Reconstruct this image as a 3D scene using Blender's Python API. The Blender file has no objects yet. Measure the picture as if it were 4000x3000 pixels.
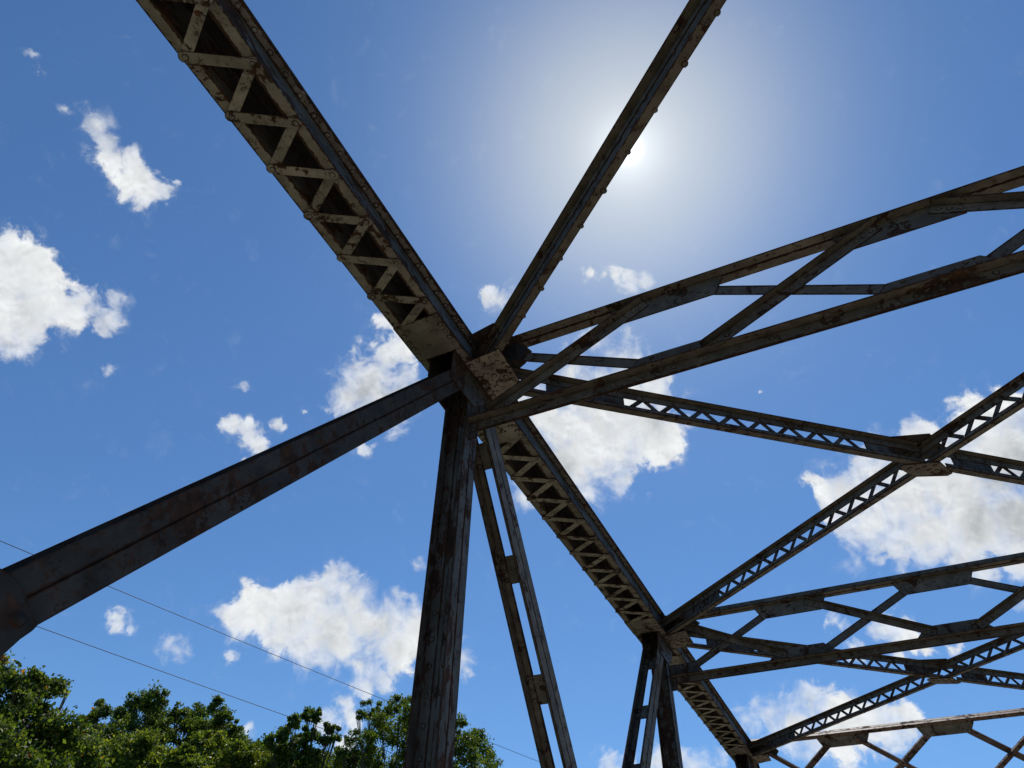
import bpy, math, random
import numpy as np
from mathutils import Vector, Matrix

# ------------------------------------------------------------------ camera
# World: x across the bridge, y along it, z up. Metres. The photographer's eye is the origin, road 1.65 m below.
sc = bpy.context.scene
cam_d = bpy.data.cameras.new("camera")
cam = bpy.data.objects.new("camera", cam_d)
sc.collection.objects.link(cam)
cam_d.sensor_width = 36.0
cam_d.lens = 24.80
cam_d.clip_start = 0.05
cam_d.clip_end = 6000
CR = (0.90402877, 0.42691875, 0.02173386)
CU = (0.28029812, -0.63040243, 0.72389622)
CF = (-0.32274595, 0.64833105, 0.68956646)
cam.matrix_world = Matrix(((CR[0], CU[0], -CF[0], 0), (CR[1], CU[1], -CF[1], 0), (CR[2], CU[2], -CF[2], 0), (0, 0, 0, 1)))
sc.camera = cam
sc.render.resolution_x = 1024
sc.render.resolution_y = 768
sc.view_settings.view_transform = 'Standard'
sc.view_settings.look = 'None'
sc.view_settings.exposure = 0.0
sc.view_settings.gamma = 1.0

SUN_AZ, SUN_EL = math.radians(-8.97), math.radians(61.08)   # azimuth from +y towards +x
SUN = Vector((math.sin(SUN_AZ) * math.cos(SUN_EL), math.cos(SUN_AZ) * math.cos(SUN_EL), math.sin(SUN_EL)))
ld = bpy.data.lights.new("sun", 'SUN')
ld.energy = 4.0
ld.angle = math.radians(0.53)
ld.color = (1.0, 0.955, 0.88)
lo = bpy.data.objects.new("sun", ld)
lo.rotation_euler = SUN.to_track_quat('Z', 'Y').to_euler()
sc.collection.objects.link(lo)

# ------------------------------------------------------------------ sky
# cumulus masses: (azimuth, elevation, radius) in degrees
CLOUDS = [
    # high left
    (-79.1,51.0,0.4),(-77.7,50.7,0.8),(-76.0,50.1,1.0),(-74.2,49.6,1.1),(-72.3,49.1,1.1),(-70.4,48.8,1.0),(-68.7,49.2,0.7),(-68.3,50.3,0.4),(-84.0,50.8,0.4),(-85.5,51.1,0.4),(-81.9,50.5,0.2),(-80.3,50.3,0.3),
    # far left
    (-75.2,38.7,2.4),(-73.9,39.9,1.6),(-73.8,41.1,1.0),(-73.2,37.3,2.0),(-71.7,38.6,1.4),(-70.6,39.8,1.1),(-69.5,40.7,1.1),(-69.3,39.3,0.8),(-68.2,40.4,0.8),(-71.4,35.9,1.0),(-67.0,40.0,0.9),(-67.1,41.5,0.7),(-66.0,40.8,0.4),(-76.1,40.7,1.0),(-64.9,36.8,0.5),(-64.1,38.6,0.3),
    # middle
    (-41.8,47.0,1.0),(-40.0,46.5,1.0),(-42.7,45.3,0.7),(-41.1,44.0,1.1),(-39.5,44.8,1.1),(-42.2,41.8,1.9),(-43.8,41.4,1.4),(-39.2,41.6,1.7),(-45.3,40.8,0.7),(-45.8,39.5,0.5),(-41.0,37.4,0.7),(-38.5,38.6,0.6),
    # small mid
    (-53.4,36.4,0.7),(-51.8,36.0,1.0),(-50.5,35.3,0.8),(-49.2,37.0,0.5),(-51.5,34.2,0.4),(-54.0,39.1,0.3),(-47.6,38.7,0.3),
    # lower big
    (-40.7,26.6,1.2),(-41.9,25.9,1.1),(-46.6,24.1,1.5),(-47.9,23.1,1.2),(-43.7,24.1,2.0),(-39.4,25.3,1.7),(-37.6,24.0,2.0),(-35.1,22.4,1.7),(-44.6,22.4,1.2),(-47.3,20.5,0.5),(-40.4,23.0,2.0),(-37.7,21.1,1.0),(-37.2,19.9,0.6),(-33.9,24.4,1.4),(-34.4,26.0,0.6),(-34.3,28.9,0.4),(-30.7,22.1,1.0),(-29.4,21.5,0.5),(-29.6,23.0,0.3),
    # small low
    (-55.8,21.3,0.7),(-54.8,21.3,0.4),(-56.6,21.4,0.3),(-51.3,20.5,0.8),(-50.2,20.2,0.5),(-51.6,21.1,0.5),(-52.4,20.1,0.3),
    # tree line
    (-39.2,17.6,1.1),(-40.1,16.8,0.7),(-37.9,17.0,0.7),(-45.3,16.1,0.6),(-38.2,15.8,0.8),(-43.5,15.8,0.4),
    # behind node
    (-28.2,50.6,1.0),(-27.5,49.5,0.6),(-16.7,52.2,0.5),(-15.2,51.9,0.6),(-13.5,51.5,0.7),(-11.7,51.1,0.7),(-10.0,50.9,0.7),(-8.8,51.1,0.5),(-14.8,51.1,0.4),(-13.1,33.9,0.3),(-0.1,40.3,0.2),
    # centre
    (-19.8,39.8,3.2),(-15.7,41.4,2.8),(-12.1,39.8,2.1),(-17.0,38.5,2.7),(-21.1,37.2,1.9),(-19.0,35.6,1.2),(-22.7,41.0,2.1),(-14.2,45.6,1.3),(-16.4,46.2,1.1),(-13.1,44.5,1.3),(-19.7,44.7,1.3),(-10.4,42.2,1.3),(-10.6,38.9,1.2),(-24.2,38.7,1.5),(-13.4,37.3,0.9),(-24.2,35.0,1.3),(-23.7,33.7,0.7),
    # right big
    (11.1,34.3,1.0),(12.4,32.8,1.3),(4.2,31.8,1.8),(6.6,32.6,1.6),(8.2,30.8,2.5),(10.8,29.7,2.6),(14.7,30.8,2.9),(16.9,31.3,2.2),(2.4,30.9,0.9),(5.0,29.3,1.6),(8.3,28.1,1.8),(11.4,27.6,2.1),(14.1,26.8,2.0),(2.7,26.9,0.7),(4.3,26.7,0.8),(6.0,26.7,1.1),(8.1,26.1,1.2),(10.3,25.4,1.3),(12.6,24.5,1.0),(15.7,33.1,1.3),
    # right mid
    (0.1,23.3,0.7),(2.9,22.7,0.9),(4.3,21.4,1.0),(0.7,21.4,0.7),(3.1,20.5,0.6),(7.0,20.4,0.5),(11.9,22.3,0.5),(5.1,20.4,0.5),
    # lower right
    (-8.1,17.7,0.9),(-6.1,18.1,1.2),(-3.5,18.1,1.2),(-4.9,16.8,1.6),(-1.7,16.8,1.5),(0.5,16.3,1.2),(2.3,16.4,0.9),(-1.9,15.3,0.9),(-0.1,14.9,0.7),
    # bottom
    (-18.2,15.2,1.1),(-14.9,15.5,1.1),(-12.3,15.1,1.0),(-10.7,15.8,0.5),(-8.4,14.7,0.5),
]
world = bpy.data.worlds.new("World")
sc.world = world
world.use_nodes = True
W = world.node_tree
W.nodes.clear()


def nd(tree, typ, **kw):
    n = tree.nodes.new(typ)
    ins = kw.pop('ins', None)
    for k, v in kw.items():
        setattr(n, k, v)
    if ins:
        for k, v in ins.items():
            if isinstance(v, bpy.types.NodeSocket):
                tree.links.new(v, n.inputs[k])
            else:
                n.inputs[k].default_value = v
    return n


def mth(tree, op, a, b=None, c=None, clamp=False):
    n = tree.nodes.new('ShaderNodeMath')
    n.operation = op
    n.use_clamp = clamp
    for i, v in enumerate((a, b, c)):
        if v is None:
            continue
        if isinstance(v, bpy.types.NodeSocket):
            tree.links.new(v, n.inputs[i])
        else:
            n.inputs[i].default_value = v
    return n.outputs[0]


def vm(tree, op, a, b=None, scale=None):
    n = tree.nodes.new('ShaderNodeVectorMath')
    n.operation = op
    for i, v in enumerate((a, b)):
        if v is None:
            continue
        if isinstance(v, bpy.types.NodeSocket):
            tree.links.new(v, n.inputs[i])
        else:
            n.inputs[i].default_value = v
    if scale is not None:
        if isinstance(scale, bpy.types.NodeSocket):
            tree.links.new(scale, n.inputs['Scale'])
        else:
            n.inputs['Scale'].default_value = scale
    return n.outputs['Value'] if op in ('DOT_PRODUCT', 'DISTANCE', 'LENGTH') else n.outputs['Vector']


def mrange(tree, v, a, b, c=0.0, d=1.0, smooth=False):
    n = tree.nodes.new('ShaderNodeMapRange')
    n.interpolation_type = 'SMOOTHSTEP' if smooth else 'LINEAR'
    n.clamp = True
    tree.links.new(v, n.inputs[0])
    for i, x in enumerate((a, b, c, d)):
        n.inputs[i + 1].default_value = x
    return n.outputs[0]


def noise(tree, vec, scale, detail=6, rough=0.55, dist=0.0, out=0):
    n = tree.nodes.new('ShaderNodeTexNoise')
    tree.links.new(vec, n.inputs['Vector'])
    n.inputs['Scale'].default_value = scale
    n.inputs['Detail'].default_value = detail
    n.inputs['Roughness'].default_value = rough
    n.inputs['Distortion'].default_value = dist
    return n.outputs[out]


def mixc(tree, f, a, b, mode='MIX'):
    n = tree.nodes.new('ShaderNodeMix')
    n.data_type = 'RGBA'
    n.blend_type = mode
    n.clamp_factor = True
    for s, v in (('Factor', f), ('A', a), ('B', b)):
        i = [q for q in n.inputs if q.name == s and (q.type == 'RGBA' or s == 'Factor' and q.type == 'VALUE')][0]
        if isinstance(v, bpy.types.NodeSocket):
            tree.links.new(v, i)
        else:
            i.default_value = v if s == 'Factor' else (v[0], v[1], v[2], 1.0)
    return [q for q in n.outputs if q.type == 'RGBA'][0]


tc = nd(W, 'ShaderNodeTexCoord').outputs['Generated']
D = vm(W, 'NORMALIZE', tc)
sky = nd(W, 'ShaderNodeTexSky', sky_type='NISHITA', sun_disc=False)
sky.sun_elevation = SUN_EL
sky.sun_rotation = SUN_AZ
sky.altitude = 200
sky.air_density = 1.0
sky.dust_density = 0.2
sky.ozone_density = 3.0
skyc = sky.outputs[0]
# aureole round the sun (forward scattering in slightly hazy summer air)
cosg = vm(W, 'DOT_PRODUCT', D, tuple(SUN))
ang = mth(W, 'ARCCOSINE', cosg)
def gauss(sig):
    q = mth(W, 'DIVIDE', ang, sig)
    q = mth(W, 'MULTIPLY', q, q)
    return mth(W, 'EXPONENT', mth(W, 'MULTIPLY', q, -1.0))
g1 = mth(W, 'ADD', mth(W, 'MULTIPLY', gauss(math.radians(0.75)), 9.0), mth(W, 'MULTIPLY', gauss(math.radians(2.6)), 3.0))
g2 = mth(W, 'MULTIPLY', gauss(math.radians(11.0)), 4.4)
glowc = vm(W, 'ADD', vm(W, 'SCALE', (1.0, 1.0, 1.0), scale=g1), vm(W, 'SCALE', (1.0, 0.80, 0.28), scale=g2))
skyc = vm(W, 'MULTIPLY', skyc, (0.66, 0.95, 1.18))
skyg = vm(W, 'ADD', skyc, glowc)
# clouds
w1 = vm(W, 'SUBTRACT', noise(W, D, 16.0, 3, 0.55, out=1), (0.5, 0.5, 0.5))
w2 = vm(W, 'SUBTRACT', noise(W, D, 44.0, 5, 0.6, out=1), (0.5, 0.5, 0.5))
Dw = vm(W, 'ADD', vm(W, 'ADD', D, vm(W, 'SCALE', w1, scale=0.046)), vm(W, 'SCALE', w2, scale=0.026))
S = None
for az, el, r in CLOUDS:
    a, e = math.radians(az), math.radians(el)
    c = (math.sin(a) * math.cos(e), math.cos(a) * math.cos(e), math.sin(e))
    rr = math.radians(r)
    q = mrange(W, vm(W, 'DISTANCE', Dw, c), rr * 2.15 + 0.003, rr * 0.15, 0.0, min(1.55, 0.60 + r * 0.47))
    S = q if S is None else mth(W, 'SMOOTH_MAX', S, q, 0.22)
fb = noise(W, D, 26.0, 11, 0.59, 0.45)
fr = noise(W, D, 30.0, 7, 0.55, 0.2)
Dl = vm(W, 'ADD', D, vm(W, 'SCALE', tuple(SUN - Vector(CF)), scale=0.016))
fbl = noise(W, Dl, 30.0, 7, 0.55, 0.2)
relief = mth(W, 'SUBTRACT', fr, fbl)
dens = mth(W, 'ADD', S, mth(W, 'MULTIPLY', mth(W, 'SUBTRACT', fb, 0.5), 1.95))
crisp = mrange(W, dens, 0.46, 0.80, 0, 1, True)
soft = mrange(W, dens, 0.38, 1.55, 0, 1, True)
body = nd(W, 'ShaderNodeMix', ins={0: mrange(W, noise(W, D, 10.0, 3, 0.5), 0.36, 0.58), 2: crisp, 3: soft}).outputs[0]
veil = mth(W, 'MULTIPLY', mrange(W, dens, 0.20, 0.75, 0, 1, True), mrange(W, noise(W, Dw, 30.0, 8, 0.62, 0.8), 0.46, 0.72, 0, 0.55, True))
veil = mth(W, 'MULTIPLY', veil, mrange(W, S, 0.12, 0.5))
body = mth(W, 'MULTIPLY', body, mrange(W, S, 0.14, 0.42, 0, 1, True))
mask = mth(W, 'MAXIMUM', body, veil)
tn = noise(W, D, 8.5, 8, 0.58, 0.5)
thick = mth(W, 'MULTIPLY', mrange(W, tn, 0.36, 0.70, 0.10, 1, True), mrange(W, mth(W, 'ADD', S, mth(W, 'MULTIPLY', relief, 2.0)), 0.90, 1.45, 0, 1, True))
cc = mixc(W, thick, (8.4, 8.6, 8.7), (4.3, 4.6, 4.85))
cc = vm(W, 'SCALE', cc, scale=mth(W, 'ADD', 1.0, mth(W, 'MULTIPLY', relief, 1.15)))
final = mixc(W, mask, skyg, cc)
bg = nd(W, 'ShaderNodeBackground', ins={'Color': final, 'Strength': 0.10})
nd(W, 'ShaderNodeOutputWorld', ins={'Surface': bg.outputs[0]})
world.cycles.sampling_method = 'MANUAL'
world.cycles.sample_map_resolution = 1024

# ------------------------------------------------------------------ materials
def new_mat(name):
    m = bpy.data.materials.new(name)
    m.use_nodes = True
    m.node_tree.nodes.clear()
    return m


def steel(name, paint_a, paint_b, rust_level, edge=0.020, scale=1.0, stretch=None):
    """old peeling paint over rusting steel: rust in patches and creeping in from every plate edge"""
    m = new_mat(name)
    T = m.node_tree
    co = nd(T, 'ShaderNodeTexCoord').outputs['Object']
    if stretch:
        co = vm(T, 'MULTIPLY', co, stretch)
    ua = nd(T, 'ShaderNodeUVMap', uv_map='edge_a').outputs[0]
    ub = nd(T, 'ShaderNodeUVMap', uv_map='edge_b').outputs[0]
    sa = nd(T, 'ShaderNodeSeparateXYZ', ins={0: ua})
    sb = nd(T, 'ShaderNodeSeparateXYZ', ins={0: ub})
    e = mth(T, 'MINIMUM', mth(T, 'MINIMUM', sa.outputs[0], sa.outputs[1]), mth(T, 'MINIMUM', sb.outputs[0], sb.outputs[1]))
    big = noise(T, co, 2.3 * scale, 7, 0.66, 0.3)
    mid = noise(T, co, 11.0 * scale, 6, 0.66, 0.2)
    fine = noise(T, co, 60.0, 4, 0.6)
    jag = noise(T, co, 26.0, 5, 0.6)
    n = mth(T, 'ADD', mth(T, 'ADD', mth(T, 'MULTIPLY', big, 0.55), mth(T, 'MULTIPLY', mid, 0.32)), mth(T, 'MULTIPLY', jag, 0.13))
    patch = mrange(T, n, rust_level, rust_level + 0.018)
    spots = mrange(T, mth(T, 'ADD', mid, mth(T, 'MULTIPLY', fine, 0.6)), rust_level + 0.345, rust_level + 0.40)
    reach = mth(T, 'MULTIPLY', mrange(T, mth(T, 'ADD', mth(T, 'MULTIPLY', jag, 0.5), mth(T, 'MULTIPLY', mid, 0.5)), 0.36, 0.66), edge)
    er = mrange(T, mth(T, 'SUBTRACT', reach, e), -0.001, 0.003)
    rust = mth(T, 'MAXIMUM', mth(T, 'MAXIMUM', patch, mth(T, 'MULTIPLY', spots, 0.7)), er)
    paint = mixc(T, mrange(T, noise(T, co, 5.0 * scale, 6, 0.6), 0.36, 0.66), paint_a, paint_b)
    rnd = nd(T, 'ShaderNodeObjectInfo').outputs['Random']
    paint = vm(T, 'SCALE', paint, scale=mrange(T, rnd, 0, 1, 0.80, 1.14))
    grime = mrange(T, noise(T, co, 3.4 * scale, 8, 0.72), 0.47, 0.70, 0.0, 0.72)
    paint = mixc(T, grime, paint, (0.055, 0.048, 0.038))
    rc = mixc(T, mrange(T, noise(T, co, 19.0, 5, 0.6), 0.34, 0.68), (0.023, 0.0145, 0.0112), (0.072, 0.033, 0.020))
    rc = mixc(T, mrange(T, noise(T, co, 7.0, 3, 0.5), 0.68, 0.76, 0, 0.6), rc, (0.17, 0.066, 0.030))
    col = mixc(T, rust, paint, rc)
    h = mth(T, 'ADD', mth(T, 'MULTIPLY', rust, -0.45), mth(T, 'MULTIPLY', fine, 0.35))
    h = mth(T, 'ADD', h, mth(T, 'MULTIPLY', mid, 0.8))
    bump = nd(T, 'ShaderNodeBump', ins={'Strength': 0.5, 'Distance': 0.005, 'Height': h})
    ro = mrange(T, rust, 0, 1, 0.58, 0.92)
    b = nd(T, 'ShaderNodeBsdfPrincipled', ins={'Base Color': col, 'Roughness': ro, 'Normal': bump.outputs[0]})
    b.inputs['Specular IOR Level'].default_value = 0.2
    nd(T, 'ShaderNodeOutputMaterial', ins={'Surface': b.outputs[0]})
    return m


M_CHORD = steel('chord_steel', (0.160, 0.136, 0.111), (0.255, 0.222, 0.185), 0.540, 0.024)
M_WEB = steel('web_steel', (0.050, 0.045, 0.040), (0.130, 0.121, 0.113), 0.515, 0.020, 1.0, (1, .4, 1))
M_LACE = steel('lacing_steel', (0.205, 0.175, 0.143), (0.295, 0.258, 0.214), 0.520, 0.010, 1.5)
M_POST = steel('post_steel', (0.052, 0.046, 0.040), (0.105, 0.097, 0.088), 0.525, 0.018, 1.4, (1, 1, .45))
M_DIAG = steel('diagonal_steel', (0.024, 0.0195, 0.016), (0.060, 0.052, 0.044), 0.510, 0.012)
M_BRACE = steel('brace_steel', (0.098, 0.078, 0.060), (0.172, 0.144, 0.112), 0.545, 0.016, 1.3)
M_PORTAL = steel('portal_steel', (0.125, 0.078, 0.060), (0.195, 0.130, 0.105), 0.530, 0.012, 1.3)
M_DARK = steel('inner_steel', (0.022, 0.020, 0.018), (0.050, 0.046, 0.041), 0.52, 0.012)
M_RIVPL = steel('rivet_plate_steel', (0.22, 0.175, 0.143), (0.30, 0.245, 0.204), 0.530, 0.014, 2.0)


def simple(name, ca, cb, sc_, rough=0.9, bumpd=0.0):
    m = new_mat(name)
    T = m.node_tree
    co = nd(T, 'ShaderNodeTexCoord').outputs['Object']
    f = mrange(T, noise(T, co, sc_, 8, 0.65), 0.32, 0.68)
    col = mixc(T, f, ca, cb)
    ins = {'Base Color': col, 'Roughness': rough}
    if bumpd:
        ins['Normal'] = nd(T, 'ShaderNodeBump', ins={'Strength': 0.5, 'Distance': bumpd, 'Height': f}).outputs[0]
    b = nd(T, 'ShaderNodeBsdfPrincipled', ins=ins)
    nd(T, 'ShaderNodeOutputMaterial', ins={'Surface': b.outputs[0]})
    return m


M_ROAD = simple('road_surface', (0.33, 0.285, 0.235), (0.43, 0.375, 0.315), 3.0, 0.9, 0.004)
M_GROUND = simple('river_bank_ground', (0.06, 0.09, 0.03), (0.13, 0.12, 0.06), 0.35, 0.95, 0.05)
M_BARK = simple('bark', (0.05, 0.038, 0.026), (0.13, 0.10, 0.075), 6.0, 0.95, 0.02)
M_WIRE = simple('cable_sheath', (0.02, 0.02, 0.022), (0.035, 0.035, 0.038), 5.0, 0.6)
M_WOOD = simple('pole_timber', (0.10, 0.07, 0.05), (0.2, 0.15, 0.11), 5.0, 0.9, 0.004)


def leaf_mat():
    m = new_mat('leaves')
    T = m.node_tree
    a = nd(T, 'ShaderNodeAttribute', attribute_name='leaf')
    hs = a.outputs['Color']
    d = nd(T, 'ShaderNodeBsdfPrincipled', ins={'Base Color': hs, 'Roughness': 0.5})
    d.inputs['Specular IOR Level'].default_value = 0.3
    tcol = vm(T, 'MULTIPLY', hs, (2.1, 1.9, 0.7))
    t = nd(T, 'ShaderNodeBsdfTranslucent', ins={'Color': tcol})
    mx = nd(T, 'ShaderNodeMixShader', ins={0: 0.5, 1: d.outputs[0], 2: t.outputs[0]})
    nd(T, 'ShaderNodeOutputMaterial', ins={'Surface': mx.outputs[0]})
    return m


M_LEAF = leaf_mat()

# ------------------------------------------------------------------ mesh builder
def V(*a):
    return Vector(a)


X, Y, Z = V(1, 0, 0), V(0, 1, 0), V(0, 0, 1)


class MB:
    def __init__(s):
        s.v, s.f, s.ua, s.ub, s.sm = [], [], [], [], []

    def face(s, idx, ua=None, ub=None, sm=False):
        s.f.append(idx)
        n = len(idx)
        s.ua += ua or [(.5, .5)] * n
        s.ub += ub or [(.5, .5)] * n
        s.sm.append(sm)

    def box(s, o, ax, ay, az, x, y, z):
        """box in the frame (o; ax, ay, az) over the ranges x, y, z"""
        b = len(s.v)
        for k in z:
            for j in y:
                for i in x:
                    s.v.append(o + ax * i + ay * j + az * k)
        dx, dy, dz = x[1] - x[0], y[1] - y[0], z[1] - z[0]
        # vertex bit order: i + 2j + 4k
        for q, (w, h), (iu, iv) in (((0, 2, 3, 1), (dx, dy), (0, 1)), ((4, 5, 7, 6), (dx, dy), (0, 1)),
                                    ((0, 1, 5, 4), (dx, dz), (0, 2)), ((2, 6, 7, 3), (dx, dz), (0, 2)),
                                    ((0, 4, 6, 2), (dy, dz), (1, 2)), ((1, 3, 7, 5), (dy, dz), (1, 2))):
            ua, ub = [], []
            for i in q:
                u = ((i >> iu) & 1) * w
                v = ((i >> iv) & 1) * h
                ua.append((u, v))
                ub.append((w - u, h - v))
            s.face([b + i for i in q], ua, ub)

    def bar(s, p0, p1, u, v, ur, vr, a=0.0, b=0.0):
        d = (p1 - p0)
        L = d.length
        s.box(p0, d / L, u, v, (a, L - b), ur, vr)

    def plate(s, pts, n, t0, t1):
        """flat plate of outline pts, thickness t0..t1 along n; a narrow rim ring carries the edge rust"""
        n = n.normalized()
        c = sum(pts, V(0, 0, 0)) / len(pts)
        k = len(pts)
        for t, flip in ((t0, True), (t1, False)):
            b = len(s.v)
            s.v += [p + n * t for p in pts]
            inner = []
            for p in pts:
                dd = (c - p)
                L = dd.length
                inner.append(p + dd / L * min(0.05, L * 0.5) + n * t)
            s.v += inner
            for i in range(k):
                j = (i + 1) % k
                q = [b + i, b + j, b + k + j, b + k + i]
                ua = [(0, .5), (0, .5), (.04, .5), (.04, .5)]
                if flip:
                    q = q[::-1]; ua = ua[::-1]
                s.face(q, ua)
            q = [b + k + i for i in range(k)]
            s.face(q[::-1] if flip else q, [(.04, .5)] * k)
        b = len(s.v)
        s.v += [p + n * t0 for p in pts] + [p + n * t1 for p in pts]
        for i in range(k):
            j = (i + 1) % k
            s.face([b + i, b + j, b + k + j, b + k + i], [(.0, .5)] * 4)

    def strap(s, p0, p1, w, n, t0, t1, ext=0.0, seg=5):
        """flat lacing bar with round ends"""
        d = (p1 - p0).normalized()
        q = n.cross(d).normalized()
        pts = []
        for c, sgn in ((p1, 1), (p0, -1)):
            for i in range(seg + 1):
                a = math.pi * (i / seg) - math.pi / 2
                pts.append(c + d * sgn * (ext + math.cos(a) * w / 2) + q * sgn * math.sin(a) * w / 2)
        s.plate(pts, n, t0, t1)

    def rivet(s, p, n, r=0.018, seg=8):
        n = n.normalized()
        a = n.orthogonal().normalized()
        c = n.cross(a)
        b = len(s.v)
        h = random.uniform(0.60, 0.72)
        rg = random.uniform(1.12, 1.5)
        rings = ((rg, -0.02), (rg * .97, 0.05), (1.0, 0.07), (0.82, 0.45), (0.45, 0.66))
        for rr, z in rings:
            for i in range(seg):
                t = 2 * math.pi * i / seg
                s.v.append(p + (a * math.cos(t) + c * math.sin(t)) * r * rr + n * (r * z * h / 0.66))
        s.v.append(p + n * r * h * 1.1)
        for k in range(len(rings) - 1):
            for i in range(seg):
                j = (i + 1) % seg
                e = [(-.06, .5)] * 4 if k < 2 else ([(-.02, .5), (-.02, .5), (.04, .5), (.04, .5)] if k == 2 else None)
                s.face([b + k * seg + i, b + k * seg + j, b + (k + 1) * seg + j, b + (k + 1) * seg + i], e, None, True)
        t = b + (len(rings) - 1) * seg
        for i in range(seg):
            s.face([t + i, t + (i + 1) % seg, b + len(rings) * seg], None, None, True)

    def tube(s, pts, rad, seg=8, cap=True):
        b = len(s.v)
        n = len(pts)
        for k, p in enumerate(pts):
            d = (pts[min(k + 1, n - 1)] - pts[max(k - 1, 0)]).normalized()
            a = d.orthogonal().normalized() if k == 0 else (a - d * a.dot(d)).normalized()
            c = d.cross(a)
            r = rad[k] if isinstance(rad, (list, tuple)) else rad
            for i in range(seg):
                t = 2 * math.pi * i / seg
                s.v.append(p + (a * math.cos(t) + c * math.sin(t)) * r)
        for k in range(n - 1):
            for i in range(seg):
                j = (i + 1) % seg
                s.face([b + k * seg + i, b + k * seg + j, b + (k + 1) * seg + j, b + (k + 1) * seg + i], sm=True)
        if cap:
            s.face([b + i for i in range(seg)][::-1])
            s.face([b + (n - 1) * seg + i for i in range(seg)])

    def build(s, name, mat, parent=None, uv=True):
        me = bpy.data.meshes.new(name)
        me.from_pydata([tuple(v) for v in s.v], [], s.f)
        if uv:
            for nm, d in (('edge_a', s.ua), ('edge_b', s.ub)):
                l = me.uv_layers.new(name=nm)
                l.data.foreach_set('uv', [c for q in d for c in q])
        me.polygons.foreach_set('use_smooth', s.sm)
        me.materials.append(mat)
        me.validate()
        me.update()
        o = bpy.data.objects.new(name, me)
        sc.collection.objects.link(o)
        if parent is not None:
            o.parent = parent
            if parent.type == 'EMPTY':
                o.location = -parent.location      # parts are modelled in world coordinates
        return o


def tag(o, label=None, cat=None, group=None, kind=None):
    if label: o['label'] = label
    if cat: o['category'] = cat
    if group: o['group'] = group
    if kind: o['kind'] = kind
    return o


# ------------------------------------------------------------------ setting
b = MB()
b.box(V(0, 0, 0), X, Y, Z, (-2500, 2500), (-2500, 2500), (-7.2, -7.0))
tag(b.build('ground', M_GROUND, uv=False), kind='structure')
b = MB()
b.box(V(0, 0, 0), X, Y, Z, (-2.15, 4.75), (-60, 90), (-1.95, -1.65))
tag(b.build('road', M_ROAD, uv=False), kind='structure')

# ------------------------------------------------------------------ the bridge
XC, XM = -2.52, 1.30              # left truss centre, bridge centreline
NA, NB, NC, NZ, NY = 4.07, 10.20, 16.33, -2.06, -8.19
random.seed(4)
bridge = bpy.data.objects.new('truss_bridge', None)
bridge.location = (XM, 4.07, -1.65)
sc.collection.objects.link(bridge)
tag(bridge, 'old riveted steel truss bridge with peeling grey paint and rust, seen from beneath', 'bridge')


def mirror(o, parent=None):
    """same part in the right-hand truss, reflected in the bridge centreline"""
    c = o.copy()
    sc.collection.objects.link(c)
    if parent is None:
        c.parent = bridge
        c.scale = (-1, 1, 1)
        c.location = (0, o.location[1], o.location[2])
        c.location[0] = XM           # x' = 2*XM - x, minus the empty's own XM
        c.location[0] = 2 * XM - bridge.location[0]
    else:
        c.parent = parent
    for ch in o.children:
        mirror(ch, c)
    return c


def both(o):
    mirror(o)
    return o


# ---- top chord: two channels, flanges outwards, cover plate above, lacing beneath
def chord(y0, y1, segs):
    m = MB()
    o = V(XC, 0, 0)
    for s in (-1, 1):
        r = lambda a, c: tuple(sorted((s * a, s * c)))
        m.box(o, X, Y, Z, r(.136, .220), (y0, y1), (4.5, 4.511))
        m.box(o, X, Y, Z, r(.136, .200), (y0, y1), (4.815, 4.826))
        y = y0 + .05
        while y < y1:
            m.rivet(V(XC + s * .160, y, 4.815), -Z, .019)
            y += .160
    c = m.build('top_chord', M_CHORD, bridge)
    for s in (-1, 1):
        m = MB()
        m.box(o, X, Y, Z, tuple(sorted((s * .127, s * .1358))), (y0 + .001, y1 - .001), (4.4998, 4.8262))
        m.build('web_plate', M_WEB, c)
    m = MB()
    m.box(o, X, Y, Z, (-.206, .206), (y0 - .004, y1 + .004), (4.827, 4.839))
    m.build('cover_plate', M_DARK, c)
    for (ya, yb) in segs:      # between node ya and node yb
        for (p0, p1) in ((ya + .50, ya + .90), (yb - .885, yb - .445)):
            m = MB()
            jit = random.uniform(-.01, .01)
            m.plate([V(XC - .222, p0 + jit, 4.4995), V(XC + .218, p0, 4.4995), V(XC + .216, p1, 4.4995), V(XC - .219, p1 + jit, 4.4995)], -Z, 0, .010)
            for s in (-1, 1):
                for k in range(5):
                    m.rivet(V(XC + s * .178, p0 + .04 + k * .08, 4.4895), -Z, .020)
            m.build('tie_plate', M_CHORD, c)
        pitch = (yb - 1.04 - (ya + .85)) / 10
        R_ = [ya + .85 + k * pitch for k in range(11)]
        L_ = [ya + .85 - pitch / 2 + k * pitch for k in range(12)]
        # bars: L[k]->R[k] lies outermost, R[k]->L[k+1] under it
        for k in range(12):
            if k < 11 and k > 0:
                m = MB()
                j = random.uniform(-.006, .006)
                a, d = V(XC - .180, L_[k] + j, 0), V(XC + .178, R_[k] + j, 0)
                m.strap(a, d, .072, -Z, -4.4895, -4.4800) if False else m.strap(a + Z * 4.4890, d + Z * 4.4890, .072, -Z, 0, .0095, .012)
                m.rivet(a + Z * 4.4795, -Z, .0185)
                m.rivet(d + Z * 4.4795, -Z, .0185)
                m.build('lacing_bar', M_LACE, c)
            if k < 11:
                m = MB()
                a, d = V(XC + .178, R_[k], 4.4993), V(XC - .180, L_[k + 1], 4.4993)
                m.strap(a, d, .072, -Z, 0, .0095, .010)
                if k == 10:
                    m.rivet(d - Z * .0095, -Z, .021)
                if k == 0:
                    m.rivet(a - Z * .0095, -Z, .021)
                m.build('lacing_bar', M_LACE, c)
    return c


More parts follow.
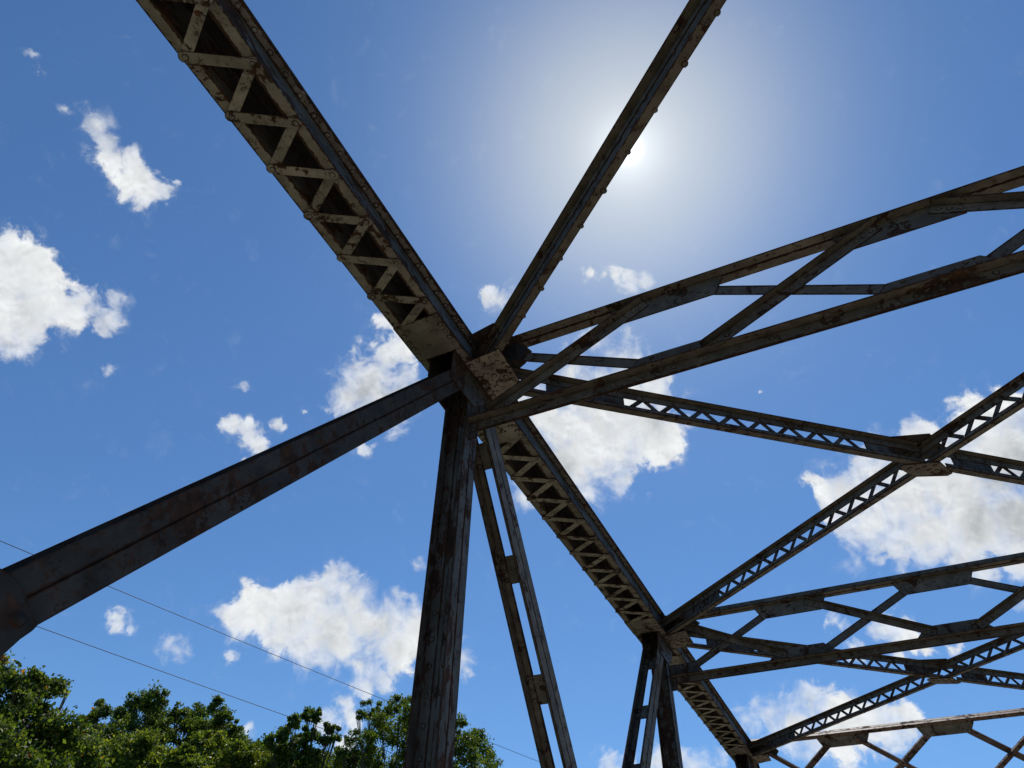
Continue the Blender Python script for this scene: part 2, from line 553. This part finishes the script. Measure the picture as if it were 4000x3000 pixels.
CH1 = both(chord(NZ - 6.3, NA + .0, [(NY, NZ), (NZ, NA)]))
CH2 = both(chord(NA + .006, NC + .12, [(NA, NB), (NB, NC)]))


# ---- H-shaped truss members: four angles round a web plate or round batten plates
def h_member(name, p0, p1, nrm, half, depth, leg, mat, web=True, rivet_gap=.185, batten=None, flat=.085, both_faces=True, t=.010):
    m = MB()
    d = (p1 - p0).normalized()
    L = (p1 - p0).length
    for s in (-1, 1):
        for q in (-1, 1):
            xr = tuple(sorted((s * (half - t), s * half)))
            nr = tuple(sorted((q * .0045, q * depth / 2)))
            m.box(p0, d, X, nrm, (0, L), xr, nr)
            xr = tuple(sorted((s * (half - t - flat), s * (half - t))))
            nr = tuple(sorted((q * .0060, q * (.0060 + t))))
            m.box(p0, d, X, nrm, (0.001, L - .001), xr, nr)
            if rivet_gap:
                a = .06
                while a < L:
                    m.rivet(p0 + d * a + X * s * (half - t - flat * .55) + nrm * q * (.006 + t), nrm * q, .0175)
                    a += rivet_gap
    if web:
        m.box(p0, d, X, nrm, (0, L), (-half + t + .001, half - t - .001), (-.0055, .0055))
    o = m.build(name, mat, bridge)
    if batten:
        start, gap, ln = batten
        a = start
        while a + ln < L:
            m = MB()
            m.box(p0, d, X, nrm, (a, a + ln), (-half + t + .002, half - t - .002), (-.0055, .0055))
            for s in (-1, 1):
                for k in range(3):
                    for q in (-1, 1):
                        m.rivet(p0 + d * (a + ln * (.17 + .33 * k)) + X * s * (half - t - flat * .5) + nrm * q * (.006 + t), nrm * q, .019)
            m.build('batten_plate', M_BRACE, o)
            a += gap
    return o


ZB = -3.3       # lower chord level
for yn in (NY, NZ, NA, NB, NC):
    h_ = h_member('vertical_post', V(XC, yn, ZB), V(XC, yn, 4.80), Y, .114, .205, .1, M_POST, True, .190)
    both(h_)
slope = 1.345
def yz(y, z): return V(XC, y, z)
def down(yn, dirn, sl, z0=4.42):
    """centre line of a diagonal hung from the node at yn; dirn +1 leads forward"""
    dy = (z0 - ZB) / sl
    a = yn + dirn * (4.67 - z0) / sl
    return yz(a, z0), yz(a + dirn * dy, ZB)
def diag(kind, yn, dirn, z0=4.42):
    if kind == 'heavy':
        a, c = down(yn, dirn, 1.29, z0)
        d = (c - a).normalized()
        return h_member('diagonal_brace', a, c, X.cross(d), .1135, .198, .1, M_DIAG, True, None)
    a, c = down(yn, dirn, slope, z0)
    d = (c - a).normalized()
    return h_member('diagonal_brace', a, c, X.cross(d), .114, .250, .075, M_BRACE, False, None, (.40, 1.05, .25), .062)
for spec in (('heavy', NA, -1, 4.52), ('heavy', NZ, 1, 4.42), ('slim', NA, 1, 4.44), ('slim', NB, -1, 4.44), ('slim', NC, -1, 4.44), ('slim', NZ, -1, 4.44)):
    o = diag(*spec)
    if spec[0] == 'heavy' and spec[1] == NZ:
        o.location.x -= .0   # passes between the gussets at the crossing
    both(o)

# gusset plates of the crossing in the panel above the photographer
yx, zx = (NA + NZ) / 2, .72
m = MB()
pts = [(.55, .30), (.70, .22), (1.10, .40), (1.284, .865), (1.315, .937), (1.338, .974), (1.346, .995), (1.26, 1.068), (1.20, 1.10), (1.13, 1.105), (.95, .98), (.66, .66)]
m.plate([V(XC + .1145, a, c) for a, c in pts], X, 0, .010)
for a, c in ((.272, .267), (.19, .20), (.09, .30), (-.1, .12), (.05, -.1), (-.3, -.2), (.02, .12)):
    m.rivet(V(XC + .1245, yx + a, zx + c), X, .022, 12)
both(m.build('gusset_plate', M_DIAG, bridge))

# ---- node gussets, seen hanging below the chord
for yn in (NY, NZ, NA, NB, NC):
    for s in (1, -1):
        m = MB()
        pts = [(-.43, 4.72), (-.43, 4.185), (.02, 4.18), (.18, 4.28), (.36, 4.49), (.40, 4.72)]
        if s < 0:
            pts = [(-.42, 4.72), (-.42, 4.30), (-.21, 4.172), (.10, 4.16), (.20, 4.28), (.38, 4.50), (.40, 4.72)]
        x0 = XC + s * .1155
        m.plate([V(x0, yn + a, c) for a, c in pts], X * s, 0, .0105)
        rv = [(-.33, 4.40), (-.27, 4.41), (-.21, 4.42), (-.34, 4.27), (-.27, 4.28), (-.20, 4.30), (-.04, 4.44), (-.05, 4.36), (-.05, 4.28), (.05, 4.44), (.05, 4.36), (.05, 4.28), (.17, 4.46), (.24, 4.47), (.14, 4.38)]
        for a, c in rv:
            for q in ((1, .0105), (-1, 0.0)):
                m.rivet(V(x0 + s * q[1], yn + a + random.uniform(-.008, .008), c), X * s * q[0], .0165)
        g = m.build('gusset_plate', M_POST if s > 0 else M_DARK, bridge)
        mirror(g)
    # horizontal plate that ties the laterals to the chord
    m = MB()
    m.plate([V(-2.362, yn - .265, 4.4985), V(-2.012, yn - .305, 4.4985), V(-2.020, yn + .15, 4.4985), V(-2.36, yn + .275, 4.4985)], -Z, 0, .011)
    for k in range(6):
        m.rivet(V(-2.335, yn - .215 + k * .088, 4.4875), -Z, .021)
    for a, c in ((-2.07, -.24), (-2.13, -.235), (-2.10, -.17), (-2.19, -.14), (-2.22, -.19), (-2.14, -.06), (-2.20, -.02), (-2.07, -.03), (-2.11, .035), (-2.18, .06), (-2.06, .09), (-2.24, .12), (-2.19, .155)):
        m.rivet(V(a, yn + c, 4.4875), -Z, random.choice((.016, .019)))
    both(m.build('bracing_plate', M_RIVPL, bridge))
    # its upper counterpart, under the top strut
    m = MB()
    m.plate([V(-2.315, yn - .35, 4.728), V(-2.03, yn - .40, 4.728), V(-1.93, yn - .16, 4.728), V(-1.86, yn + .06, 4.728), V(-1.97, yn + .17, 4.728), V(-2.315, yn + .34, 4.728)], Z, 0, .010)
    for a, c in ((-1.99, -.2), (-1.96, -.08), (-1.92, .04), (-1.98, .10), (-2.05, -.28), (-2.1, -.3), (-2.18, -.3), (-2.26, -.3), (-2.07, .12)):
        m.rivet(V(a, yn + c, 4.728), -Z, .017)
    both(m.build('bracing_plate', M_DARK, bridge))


# ---- cross frames: top strut, bottom strut, crossed angles, gussets
def frame(yg, zt, Dn, F, depth, lit=False):
    """origin (yg, zt): upper strut underside; Dn down in the frame's plane, F towards the photographer"""
    O = V(0, yg, zt)
    x0, x1 = XC + .13, 2 * XM - XC - .13
    m = MB()
    for q in (1, -1):
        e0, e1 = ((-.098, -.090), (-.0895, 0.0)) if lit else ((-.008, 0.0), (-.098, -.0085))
        m.box(O, X, Dn, F, (x0, x1), e0, tuple(sorted((q * .0055, q * .088))))
        m.box(O, X, Dn, F, (x0, x1), e1, tuple(sorted((q * .0055, q * .0145))))
    x = x0 + .1
    while x < x1:
        m.rivet(O + X * x - Dn * .052 + F * .0145, F, .014, 6)
        x += .23
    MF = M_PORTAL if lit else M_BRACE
    top = m.build('top_strut', MF, bridge)
    m = MB()
    for q in (1, -1):
        m.box(O, X, Dn, F, (x0 + .0, x1), (depth - .098, depth - .090), tuple(sorted((q * .0055, q * .092))))
        m.box(O, X, Dn, F, (x0 + .0, x1), (depth - .0895, depth), tuple(sorted((q * .0055, q * .0145))))
    x = x0 + .07
    k = 0
    while x < x1:
        m.rivet(O + X * x + Dn * (depth - .046) + F * .0145, F, .017)
        x += .13 if k < 2 else .245
        k += 1
    bot = m.build('bottom_strut', M_BRACE, bridge)
    mod = (2 * (XM - (XC + .12))) / 4
    xs = [XC + .12 + mod * k for k in range(5)]
    dd = depth - .095
    for k in (1, 2, 3):
        m = MB()
        m.plate([O + X * (xs[k] + a) + Dn * c for a, c in ((-.50, -.09), (.50, -.09), (.49, .02), (.40, .195), (-.40, .195), (-.49, .02))], F, -.005, .005)
        for a, c in ((-.34, .150), (-.28, .115), (-.22, .08), (.34, .150), (.28, .115), (.22, .08)):
            m.rivet(O + X * (xs[k] + a) + Dn * c + F * .005, F, .016)
        m.build('gusset_plate', M_BRACE, top)
        m = MB()
        m.plate([O + X * (xs[k] + a) + Dn * c for a, c in ((-.47, dd + .08), (-.47, dd), (-.30, dd - .165), (.30, dd - .165), (.47, dd), (.47, dd + .08))], F, -.005, .005)
        for a, c in ((-.34, .07), (-.27, .10), (-.20, .135), (.34, .07), (.27, .10), (.20, .135)):
            m.rivet(O + X * (xs[k] + a) + Dn * (dd - c) + F * .005, F, .016)
        m.build('gusset_plate', M_BRACE, bot)
    for xa, sgn in ((x0, 1), (x1, -1)):
        m = MB()
        m.plate([O + X * (xa + sgn * a) + Dn * c for a, c in ((0, -.09), (.40, -.07), (.56, .15), (.50, .225), (.36, .232), (0, .232))], F, -.005, .005)
        for a, c in ((.10, .05), (.22, .07), (.33, .09), (.44, .10), (.46, .17), (.2, .17), (.1, .17), (.33, .18)):
            m.rivet(O + X * (xa + sgn * a) + Dn * c + F * .005, F, .017)
        m.build('gusset_plate', M_DARK, top)
        m = MB()
        m.plate([O + X * (xa + sgn * a) + Dn * c for a, c in ((0, dd + .08), (0, dd - .17), (.40, dd - .18), (.46, dd + .0), (.46, dd + .08))], F, -.005, .005)
        for a, c in ((.10, .06), (.2, .08), (.3, .12)):
            m.rivet(O + X * (xa + sgn * a) + Dn * (dd - c) + F * .005, F, .017)
        # upright clip angle against the post
        m.box(O + X * xa, X * sgn, Dn, F, (.03, .105), (dd - .17, dd + .19), (.0146, .023))
        m.box(O + X * xa, X * sgn, Dn, F, (.020, .0295), (dd - .17, dd + .19), (.0146, .09))
        for c in (-.1, 0, .1):
            m.rivet(O + X * (xa + sgn * .068) + Dn * (dd + c) + F * .023, F, .018)
        m.build('gusset_plate', M_POST, bot)
    # crossed angles
    def angle(a, c, q):
        m = MB()
        p0, p1 = O + X * a[0] + Dn * a[1], O + X * c[0] + Dn * c[1]
        d = (p1 - p0).normalized()
        n = F.cross(d)
        if n.dot(Dn) > 0:
            n = -n
        L = (p1 - p0).length
        m.box(p0, d, n, F, (0, L), (-.045, .0475), tuple(sorted((q * .0065, q * .0145))))
        m.box(p0, d, n, F, (0, L), (.048, .056), tuple(sorted((q * .0065, q * .080))))
        for u in (.06, .13, .20, L / 2, L - .20, L - .13, L - .06):
            m.rivet(p0 + d * u + F * q * .0145, F * q, .017)
        return m.build('cross_angle', MF, bridge)
    return xs, dd, angle


def fill(fr, pattern):
    xs, dd, angle = fr
    for k in range(4):
        # rising from the bottom at k to the top at k+1, and falling from the top at k to the bottom at k+1
        q1, q2 = pattern[k]
        angle((xs[k] + .22, dd - .03), (xs[k + 1] - .17, .045), q1)
        angle((xs[k] + .20, .045), (xs[k + 1] - .20, dd - .06), q2)


DNV = V(0, 0, -1)
FR = V(0, -1, 0)
fill(frame(3.988, 4.745, DNV, FR, .925), [(1, -1), (1, -1), (-1, 1), (-1, 1)])
fill(frame(10.118, 4.760, DNV, FR, .910), [(-1, 1), (-1, 1), (1, -1), (1, -1)])
fill(frame(NZ - .08, 4.745, DNV, FR, .925), [(1, -1), (1, -1), (-1, 1), (-1, 1)])
# portals lie in the slope of the end posts
sl = 1.30
dn = V(0, 1, -sl).normalized()
fi = V(0, -sl, -1).normalized()
fill(frame(16.36, 4.765, dn, fi, 1.34, True), [(-1, 1), (-1, 1), (1, -1), (1, -1)])
dn2 = V(0, -1, -sl).normalized()
fi2 = V(0, sl, -1).normalized()
fill(frame(NY - .1, 4.765, dn2, fi2, 1.34, True), [(-1, 1), (-1, 1), (1, -1), (1, -1)])

# ---- inclined end posts, lower chords, floor beams
for yn, dirn in ((NC, 1), (NY, -1)):
    p0 = V(XC, yn + dirn * .10, 4.62)
    p1 = V(XC, yn + dirn * (.10 + (4.62 - ZB) / sl), ZB)
    d = (p1 - p0).normalized()
    n = d.cross(X)
    if n.z < 0: n = -n
    m = MB()
    for s in (-1, 1):
        m.bar(p0, p1, X, n, tuple(sorted((s * .127, s * .136))), (-.16, .16))
        m.bar(p0, p1, X, n, tuple(sorted((s * .136, s * .215))), (-.16, -.149))
    o = m.build('end_post', M_CHORD, bridge)
    m2 = MB()
    m2.bar(p0, p1, X, n, (-.206, .206), (.161, .172))
    m2.build('cover_plate', M_DARK, o)
    both(o)
m = MB()
for s in (-1, 1):
    m.box(V(XC, 0, ZB), X, Y, Z, tuple(sorted((s * .10, s * .11))), (NY - 6.2, NC + 6.2), (-.12, .12))
both(m.build('bottom_chord', M_POST, bridge))
for yn in (NY, NZ, NA, NB, NC):
    m = MB()
    m.box(V(0, yn, 0), X, Y, Z, (XC + .13, 2 * XM - XC - .13), (-.006, .006), (-2.7, -1.97))
    for z in (-2.7, -1.98):
        m.box(V(0, yn, z), X, Y, Z, (XC + .13, 2 * XM - XC - .13), (-.12, .12), (-.01, .0))
    m.build('floor_beam', M_DARK, bridge)


# ---- overhead lateral braces: shallow laced trusses
def lateral(pa, pb, breaks=(), plates=(), start=1.45, zt=4.725, solid=False):
    """pa, pb: ends of the far lower edge in plan; one upright lacing plane"""
    a, c = V(pa[0], pa[1], 4.5), V(pb[0], pb[1], 4.5)
    d = (c - a).normalized()
    L = (c - a).length
    n = Z.cross(d)
    if n.y < 0: n = -n
    pl = -.072
    m = MB()
    spans, u = [], 0.0
    for g0, g1 in breaks:
        spans.append((u, g0)); u = g1
    spans.append((u, L))
    for s0, s1 in spans:
        m.box(a, d, n, Z, (s0, s1), (pl, 0), (0, .008))
        m.box(a, d, n, Z, (s0, s1), (pl, pl + .008), (.0085, .048))
        m.box(a, d, n, Z, (s0, s1), (pl - .058, pl + .008), (zt - 4.508, zt - 4.5))
        m.box(a, d, n, Z, (s0, s1), (pl, pl + .008), (zt - 4.586, zt - 4.5085))
    pitch = .312
    k = 0
    laces = [MB() for _ in spans]
    zb, zu = .026, zt - 4.5 - .046
    if solid:
        m.box(a, d, n, Z, (0, L), (pl + .0082, pl + .0155), (.010, zt - 4.510))
        u = .3
        while u < L:
            m.rivet(a + d * u + n * -.008, -Z, .018)
            m.rivet(a + d * u + n * (pl + .0) + Z * .12, -n, .016)
            u += .33
    u = 99 if solid else start
    while u + pitch < L - start + .2:
        ok = all(u + pitch < g0 or u > g1 for g0, g1 in breaks) and all(u + pitch * .5 < p0 or u + pitch * .5 > p1 for p0, p1 in plates)
        if ok:
            lace = laces[sum(1 for g0, g1 in breaks if u > g0)]
            q = lambda s_, z_, off: a + d * s_ + n * (pl + off) + Z * z_
            lace.strap(q(u, zb, .0125), q(u + pitch / 2, zu, .0125), .044, n, -.004, .004, .0, 3)
            lace.strap(q(u + pitch / 2, zu, .0215), q(u + pitch, zb, .0215), .044, n, -.004, .004, .0, 3)
            m.rivet(q(u + pitch / 2, zu, 0), -n, .0165)
            m.rivet(q(u + pitch, zb + .0, 0), -n, .0125, 6)
            m.rivet(a + d * (u + pitch) + n * (-.022), -Z, .016)
        u += pitch
        k += 1
    o = m.build('lateral_brace', M_BRACE, bridge)
    for lace in ([] if solid else laces):
        lace.build('lattice_web', M_POST, o)
    for p0, p1 in [] if solid else list(plates) + [(.62, 1.40), (L - 1.40, L - .62)]:
        m = MB()
        m.box(a, d, n, Z, (p0, p1), (pl + .0085, pl + .0165), (.012, zt - 4.511))
        for s_ in (p0 + .06, (p0 + p1) / 2, p1 - .06):
            for z_ in (.035, zt - 4.5 - .052):
                m.rivet(a + d * s_ + n * pl + Z * z_, -n, .015)
        m.build('batten_plate', M_POST, o)
    return o


XR = 2 * XM + 2.4
def lat_pair(y0, y1, off):
    La = math.hypot(XR + 2.4, y1 - y0)
    mid = La / 2
    lateral((-2.4, y0 + .09), (XR, y1 - .10), [(mid - .14, mid + .10)], [(mid - .80, mid - .38), (mid + .22, mid + .70)])
    lateral((-2.4, y1 + off), (XR, y0 + .10), (), (), 1.20)
    yc = (y0 + y1) / 2
    m = MB()
    poly = [(-.28, -.22), (-.02, -.15), (.12, -.11), (.245, .20), (.19, .235), (-.15, .10), (-.26, -.06), (-.31, -.17)]
    m.plate([V(XM + p * .88, yc + q * .84, 4.4985) for p, q in poly], -Z, 0, .010)
    for p, q in ((-.2, -.12), (-.12, -.06), (-.05, -.08), (.0, .01), (.08, .05), (.13, .12), (.19, .18), (.06, -.06)):
        m.rivet(V(XM + p * .88, yc + q * .84, 4.4885), -Z, .018)
    m.build('bracing_plate', M_BRACE, bridge)
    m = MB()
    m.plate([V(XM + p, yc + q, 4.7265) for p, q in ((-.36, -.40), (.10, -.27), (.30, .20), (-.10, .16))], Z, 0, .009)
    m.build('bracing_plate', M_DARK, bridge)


lat_pair(NA, NB, -.085)
lat_pair(NB, NC, -.085)
lat_pair(NY, NZ, .07)
# panel overhead
lateral((-2.4, NZ + .09), (XR, NA - .10), [(4.89, 4.93)], [])
lateral((-2.4, 4.146), (XR, -1.99), (), (), .9, 4.71, True)

# ------------------------------------------------------------------ utility line beside the bridge
LD = V(math.sin(math.radians(13)), math.cos(math.radians(13)), 0)     # along the line
LN = V(-LD.y, LD.x, 0)                                                 # from the eye to the line
def wire(dist, h, s0, s1, sag):
    m = MB()
    pts = []
    for i in range(41):
        t = i / 40
        p = LN * dist + LD * (s0 + (s1 - s0) * t) + Z * (h - sag * 4 * t * (1 - t))
        pts.append(p)
    m.tube(pts, .0105, 6)
    return m.build('overhead_wire', M_WIRE)
tag(wire(22.0, 10.55, -30, 46, .5), 'higher of the two thin overhead wires, crossing the blue sky above the treetops', 'wire', 'overhead wires')
tag(wire(22.3, 8.9, -30, 46, .5), 'lower of the two thin overhead wires, dipping into the treetops left of the post', 'wire', 'overhead wires')
# out of the picture, the poles that carry them
for s, lb in ((-30, 'weathered wooden utility pole carrying two wires behind the photographer'), (46, 'weathered wooden utility pole carrying two wires beyond the trees ahead')):
    m = MB()
    base = LN * 22.1 + LD * s
    m.tube([base + Z * -7.1, base + Z * (10.55 + .4)], [.17, .12], 10)
    o = m.build('utility_pole', M_WOOD)
    tag(o, lb, 'utility pole', 'utility poles')

# ------------------------------------------------------------------ trees
def leaves(mb_pts, size, cols, seed, name, parent, droop=0.0):
    rng = np.random.RandomState(seed)
    P = np.concatenate(mb_pts)
    n = len(P)
    a = rng.normal(size=(n, 3)); a /= np.linalg.norm(a, axis=1)[:, None]
    a[:, 2] -= .35 + droop; a /= np.linalg.norm(a, axis=1)[:, None]      # long axis tends to hang
    r = rng.normal(size=(n, 3))
    w = np.cross(a, r); w /= np.linalg.norm(w, axis=1)[:, None]
    nn = np.cross(a, w)
    s = size * rng.uniform(.6, 1.3, (n, 1))
    v = np.empty((n, 4, 3))
    v[:, 0] = P - a * s * .5
    v[:, 1] = P + w * s * .30 + nn * s * .08
    v[:, 2] = P + a * s * .5 - nn * s * .10
    v[:, 3] = P - w * s * .30 + nn * s * .08
    me = bpy.data.meshes.new(name)
    me.vertices.add(n * 4); me.vertices.foreach_set('co', v.reshape(-1))
    me.loops.add(n * 4); me.loops.foreach_set('vertex_index', np.arange(n * 4))
    me.polygons.add(n); me.polygons.foreach_set('loop_start', np.arange(0, n * 4, 4)); me.polygons.foreach_set('loop_total', np.full(n, 4))
    me.update(calc_edges=True)
    cols = np.array(cols)
    pick = rng.choice(len(cols), n, p=cols[:, 3] / cols[:, 3].sum())
    c = cols[pick, :3] * rng.uniform(.7, 1.3, (n, 1))
    at = me.attributes.new('leaf', 'FLOAT_COLOR', 'CORNER')
    c4 = np.concatenate([np.repeat(c, 4, 0), np.ones((n * 4, 1))], 1)
    at.data.foreach_set('color', c4.reshape(-1))
    me.materials.append(M_LEAF)
    o = bpy.data.objects.new(name, me)
    sc.collection.objects.link(o)
    o.parent = parent
    o.location = -parent.location
    return o


def blob_points(c, r, rng, dens, clumps):
    """leaf positions: small clumps spread over a lumpy ball, open between them"""
    out = []
    k = max(5, int(clumps * r))
    u = rng.normal(size=(k, 3)); u /= np.linalg.norm(u, axis=1)[:, None]
    rad = r * rng.uniform(.45, 1.08, (k, 1)) * np.array([[1.0, 1.0, .95]])
    cc = np.array(c) + u * rad
    per = max(6, int(dens * r * r / k))
    for q in cc:
        sp = r * rng.uniform(.12, .26)
        m_ = int(per * rng.uniform(.6, 1.5))
        out.append(q + rng.normal(size=(m_, 3)) * np.array([sp, sp, sp * .75]))
    return np.concatenate(out)


def tree(name, label, group, blobs, base, seed, size, cols, dens=9500, clumps=48, droop=0.0, body=None, far=False):
    rng = np.random.RandomState(seed)
    root = bpy.data.objects.new(name, None)
    root.location = base
    sc.collection.objects.link(root)
    tag(root, label, 'tree', group)
    pts = [blob_points(b_[:3], b_[3], rng, dens, clumps) for b_ in blobs]
    bb = np.array(blobs)
    cen = V(*bb[:, :3].mean(0))
    # lower body of the crown, mostly below the picture
    low = []
    R_ = body or 2.6
    for k in range(9):
        a = rng.uniform(0, 2 * math.pi)
        rr = R_ * rng.uniform(.1, .8)
        c = (base[0] * .3 + cen.x * .7 + math.cos(a) * rr, base[1] * .3 + cen.y * .7 + math.sin(a) * rr, bb[:, 2].min() - 1.2 - rng.uniform(0, 4.0))
        low.append(blob_points(c, R_ * rng.uniform(.38, .6), rng, 900, 12))
    leaves(pts, size, cols, seed, 'crown', root, droop)
    leaves(low, size * 2.2, cols, seed + 9, 'lower_crown', root, droop)
    m = MB()
    fork = V(base[0], base[1], base[2]) * .35 + V(cen.x, cen.y, bb[:, 2].min() - 1.0) * .65
    m.tube([V(*base), V(*base) * .6 + fork * .4 + V(.15, .1, 0), fork], [.34, .26, .19], 9)
    for b_ in blobs:
        e = V(*b_[:3])
        mid = fork * .5 + e * .5 + V(rng.uniform(-.2, .2), rng.uniform(-.2, .2), -.25)
        m.tube([fork, mid, e, e + (e - mid).normalized() * b_[3] * .5], [.045, .022, .010, .004], 6)
        for q in range(5):
            u = V(*rng.normal(size=3)).normalized()
            m.tube([mid * .3 + e * .7, e + u * b_[3] * .5, e + u * b_[3] * .98 + V(0, 0, .02)], [.012, .008, .004], 4)
    m.build('trunk', M_BARK, root, uv=False)
    return root


G_DEEP = [(.036, .068, .012, 4), (.055, .098, .017, 4), (.090, .138, .024, 3), (.14, .18, .03, 1)]
G_YEL = [(.065, .105, .014, 3), (.108, .158, .020, 4), (.17, .21, .032, 3), (.05, .085, .012, 2)]
G_BUSH = [(.042, .078, .014, 4), (.075, .122, .021, 4), (.13, .17, .042, 2), (.22, .10, .02, .12)]
G_FALL = [(.32, .16, .025, 3), (.30, .09, .03, 2), (.12, .13, .02, 3), (.06, .1, .02, 2)]
TREES = [
# bush_near D=16
[(-13.55,7.30,4.33,0.53),(-13.07,7.52,4.34,0.40),(-13.61,8.28,4.58,0.36),(-13.96,8.66,4.90,0.22),(-13.54,8.24,3.98,0.57),(-13.39,8.71,4.06,0.46),(-13.02,7.58,3.34,0.67),(-13.34,8.78,3.49,0.60),(-13.74,9.75,3.95,0.48),(-14.01,9.04,4.96,0.05),(-14.47,7.81,5.14,0.19)],
# t2 D=30
[(-23.62,18.58,9.21,0.45),(-24.62,18.81,9.33,0.44),(-25.08,18.78,8.87,0.47),(-23.08,16.26,7.93,0.32),(-24.01,16.81,8.56,0.18),(-24.75,19.73,9.12,0.53),(-23.77,18.38,7.98,0.61),(-23.69,17.32,7.66,0.55),(-23.30,19.12,8.23,0.41),(-22.59,18.18,7.05,0.69),(-24.80,18.77,7.26,0.72),(-24.27,16.65,7.86,0.30),(-24.59,17.42,7.55,0.47),(-23.13,16.16,6.58,0.57)],
# t3 D=31
[(-23.74,20.01,9.18,0.37),(-24.10,21.08,9.46,0.45),(-23.93,21.81,10.01,0.36),(-21.25,19.99,8.69,0.38),(-21.76,21.07,8.80,0.26),(-25.20,20.84,8.85,0.40),(-23.48,20.32,8.51,0.60),(-22.35,20.50,8.43,0.64),(-22.40,21.64,8.49,0.48),(-22.25,20.06,7.43,0.72),(-24.54,20.76,7.93,0.51),(-21.86,21.15,7.59,0.66),(-21.90,22.14,8.03,0.60),(-20.15,21.08,7.32,0.63)],
# t3b D=25
[(-19.10,15.16,6.38,0.39),(-19.93,15.25,6.22,0.46),(-17.82,16.19,6.61,0.27),(-17.67,15.80,6.20,0.32),(-18.83,17.73,6.86,0.43),(-18.15,17.86,6.67,0.38),(-17.83,18.11,6.34,0.41),(-19.26,16.29,6.01,0.46),(-17.78,15.55,5.68,0.44),(-19.16,15.39,5.64,0.70),(-21.14,15.71,5.98,0.74),(-19.39,13.59,5.91,0.37),(-18.00,18.88,6.11,0.77),(-18.78,18.17,6.01,0.83),(-17.68,15.71,5.14,0.73),(-17.14,18.82,6.09,0.62),(-20.75,14.21,5.63,0.57)],
# t4 D=26
[(-17.79,20.43,8.53,0.26),(-16.20,19.04,7.87,0.21),(-16.45,18.30,7.51,0.23),(-17.23,18.89,7.55,0.25),(-16.04,19.57,7.73,0.22),(-16.33,20.36,7.88,0.11),(-16.04,19.68,7.41,0.26),(-16.49,19.31,7.43,0.29),(-16.87,18.17,6.92,0.35),(-16.72,18.88,6.87,0.50),(-18.58,20.00,6.97,0.52),(-16.39,19.23,6.56,0.42),(-17.68,19.98,6.50,0.65),(-17.30,20.91,6.77,0.59),(-18.83,19.29,7.21,0.34)],
# t5 D=30
[(-16.97,24.82,10.24,0.39),(-18.38,25.72,10.46,0.43),(-18.51,24.81,10.24,0.32),(-17.76,23.20,9.44,0.23),(-15.87,24.27,9.54,0.63),(-17.75,25.01,9.41,0.64),(-17.22,23.09,8.33,0.52),(-18.04,23.49,8.72,0.34),(-16.74,25.41,9.12,0.82),(-15.53,25.30,9.33,0.72),(-14.02,24.48,9.01,0.39),(-15.01,27.56,9.55,0.41),(-14.71,27.73,9.07,0.48),(-14.58,25.39,8.51,0.69),(-13.75,27.03,8.41,0.36),(-18.62,25.68,8.44,0.63),(-17.25,26.05,8.31,0.80),(-14.60,24.40,7.55,0.73),(-13.85,25.78,7.74,0.66),(-18.34,22.77,7.66,0.49),(-19.40,24.38,7.73,0.77),(-18.49,24.20,7.96,0.59),(-17.63,22.51,7.87,0.29)],
]
GR = 'treetops along the bottom of the photo'
B_ = TREES[0]
tree('leafy_tree', 'nearest broad leafy tree at the lower left corner of the photo, with big glossy leaves', GR, B_[:10], (-14.2, 8.3, -7), 11, .085, G_BUSH, 9000, 40, .1, 2.0)
o_ = tree('leafy_tree', 'small tree with orange and yellow autumn leaves under the diagonal at the left edge', GR, [B_[10], (B_[10][0] - .25, B_[10][1] - .1, B_[10][2] - .1, .22), (B_[10][0] - .3, B_[10][1] - .2, B_[10][2] - .45, .3)], (-15.0, 7.7, -7), 12, .075, G_FALL, 9000, 40, .1, 1.4)
tree('leafy_tree', 'dark green tree with a rounded double peak, second from the left corner', GR, TREES[1], (-23.8, 18.5, -7), 13, .10, G_DEEP)
tree('leafy_tree', 'dark green tree with a ragged broad top between the double-peaked tree and the drooping one', GR, TREES[2], (-23.0, 20.9, -7), 14, .10, G_DEEP)
tree('leafy_tree', 'low yellow-green tree in front of the darker trees', GR, TREES[3], (-18.6, 16.4, -7), 15, .10, G_YEL)
tree('leafy_tree', 'slender open tree with drooping leaflets against a white cloud', GR, TREES[4], (-17.0, 19.9, -7), 16, .14, G_DEEP, 6500, 34, .5)
tree('leafy_tree', 'large broad tree whose crown rises behind the big vertical bridge post', GR, TREES[5], (-16.6, 25.3, -7), 17, .10, G_YEL[:2] + G_DEEP[:3], 5600, 32, 0.0, 3.4)
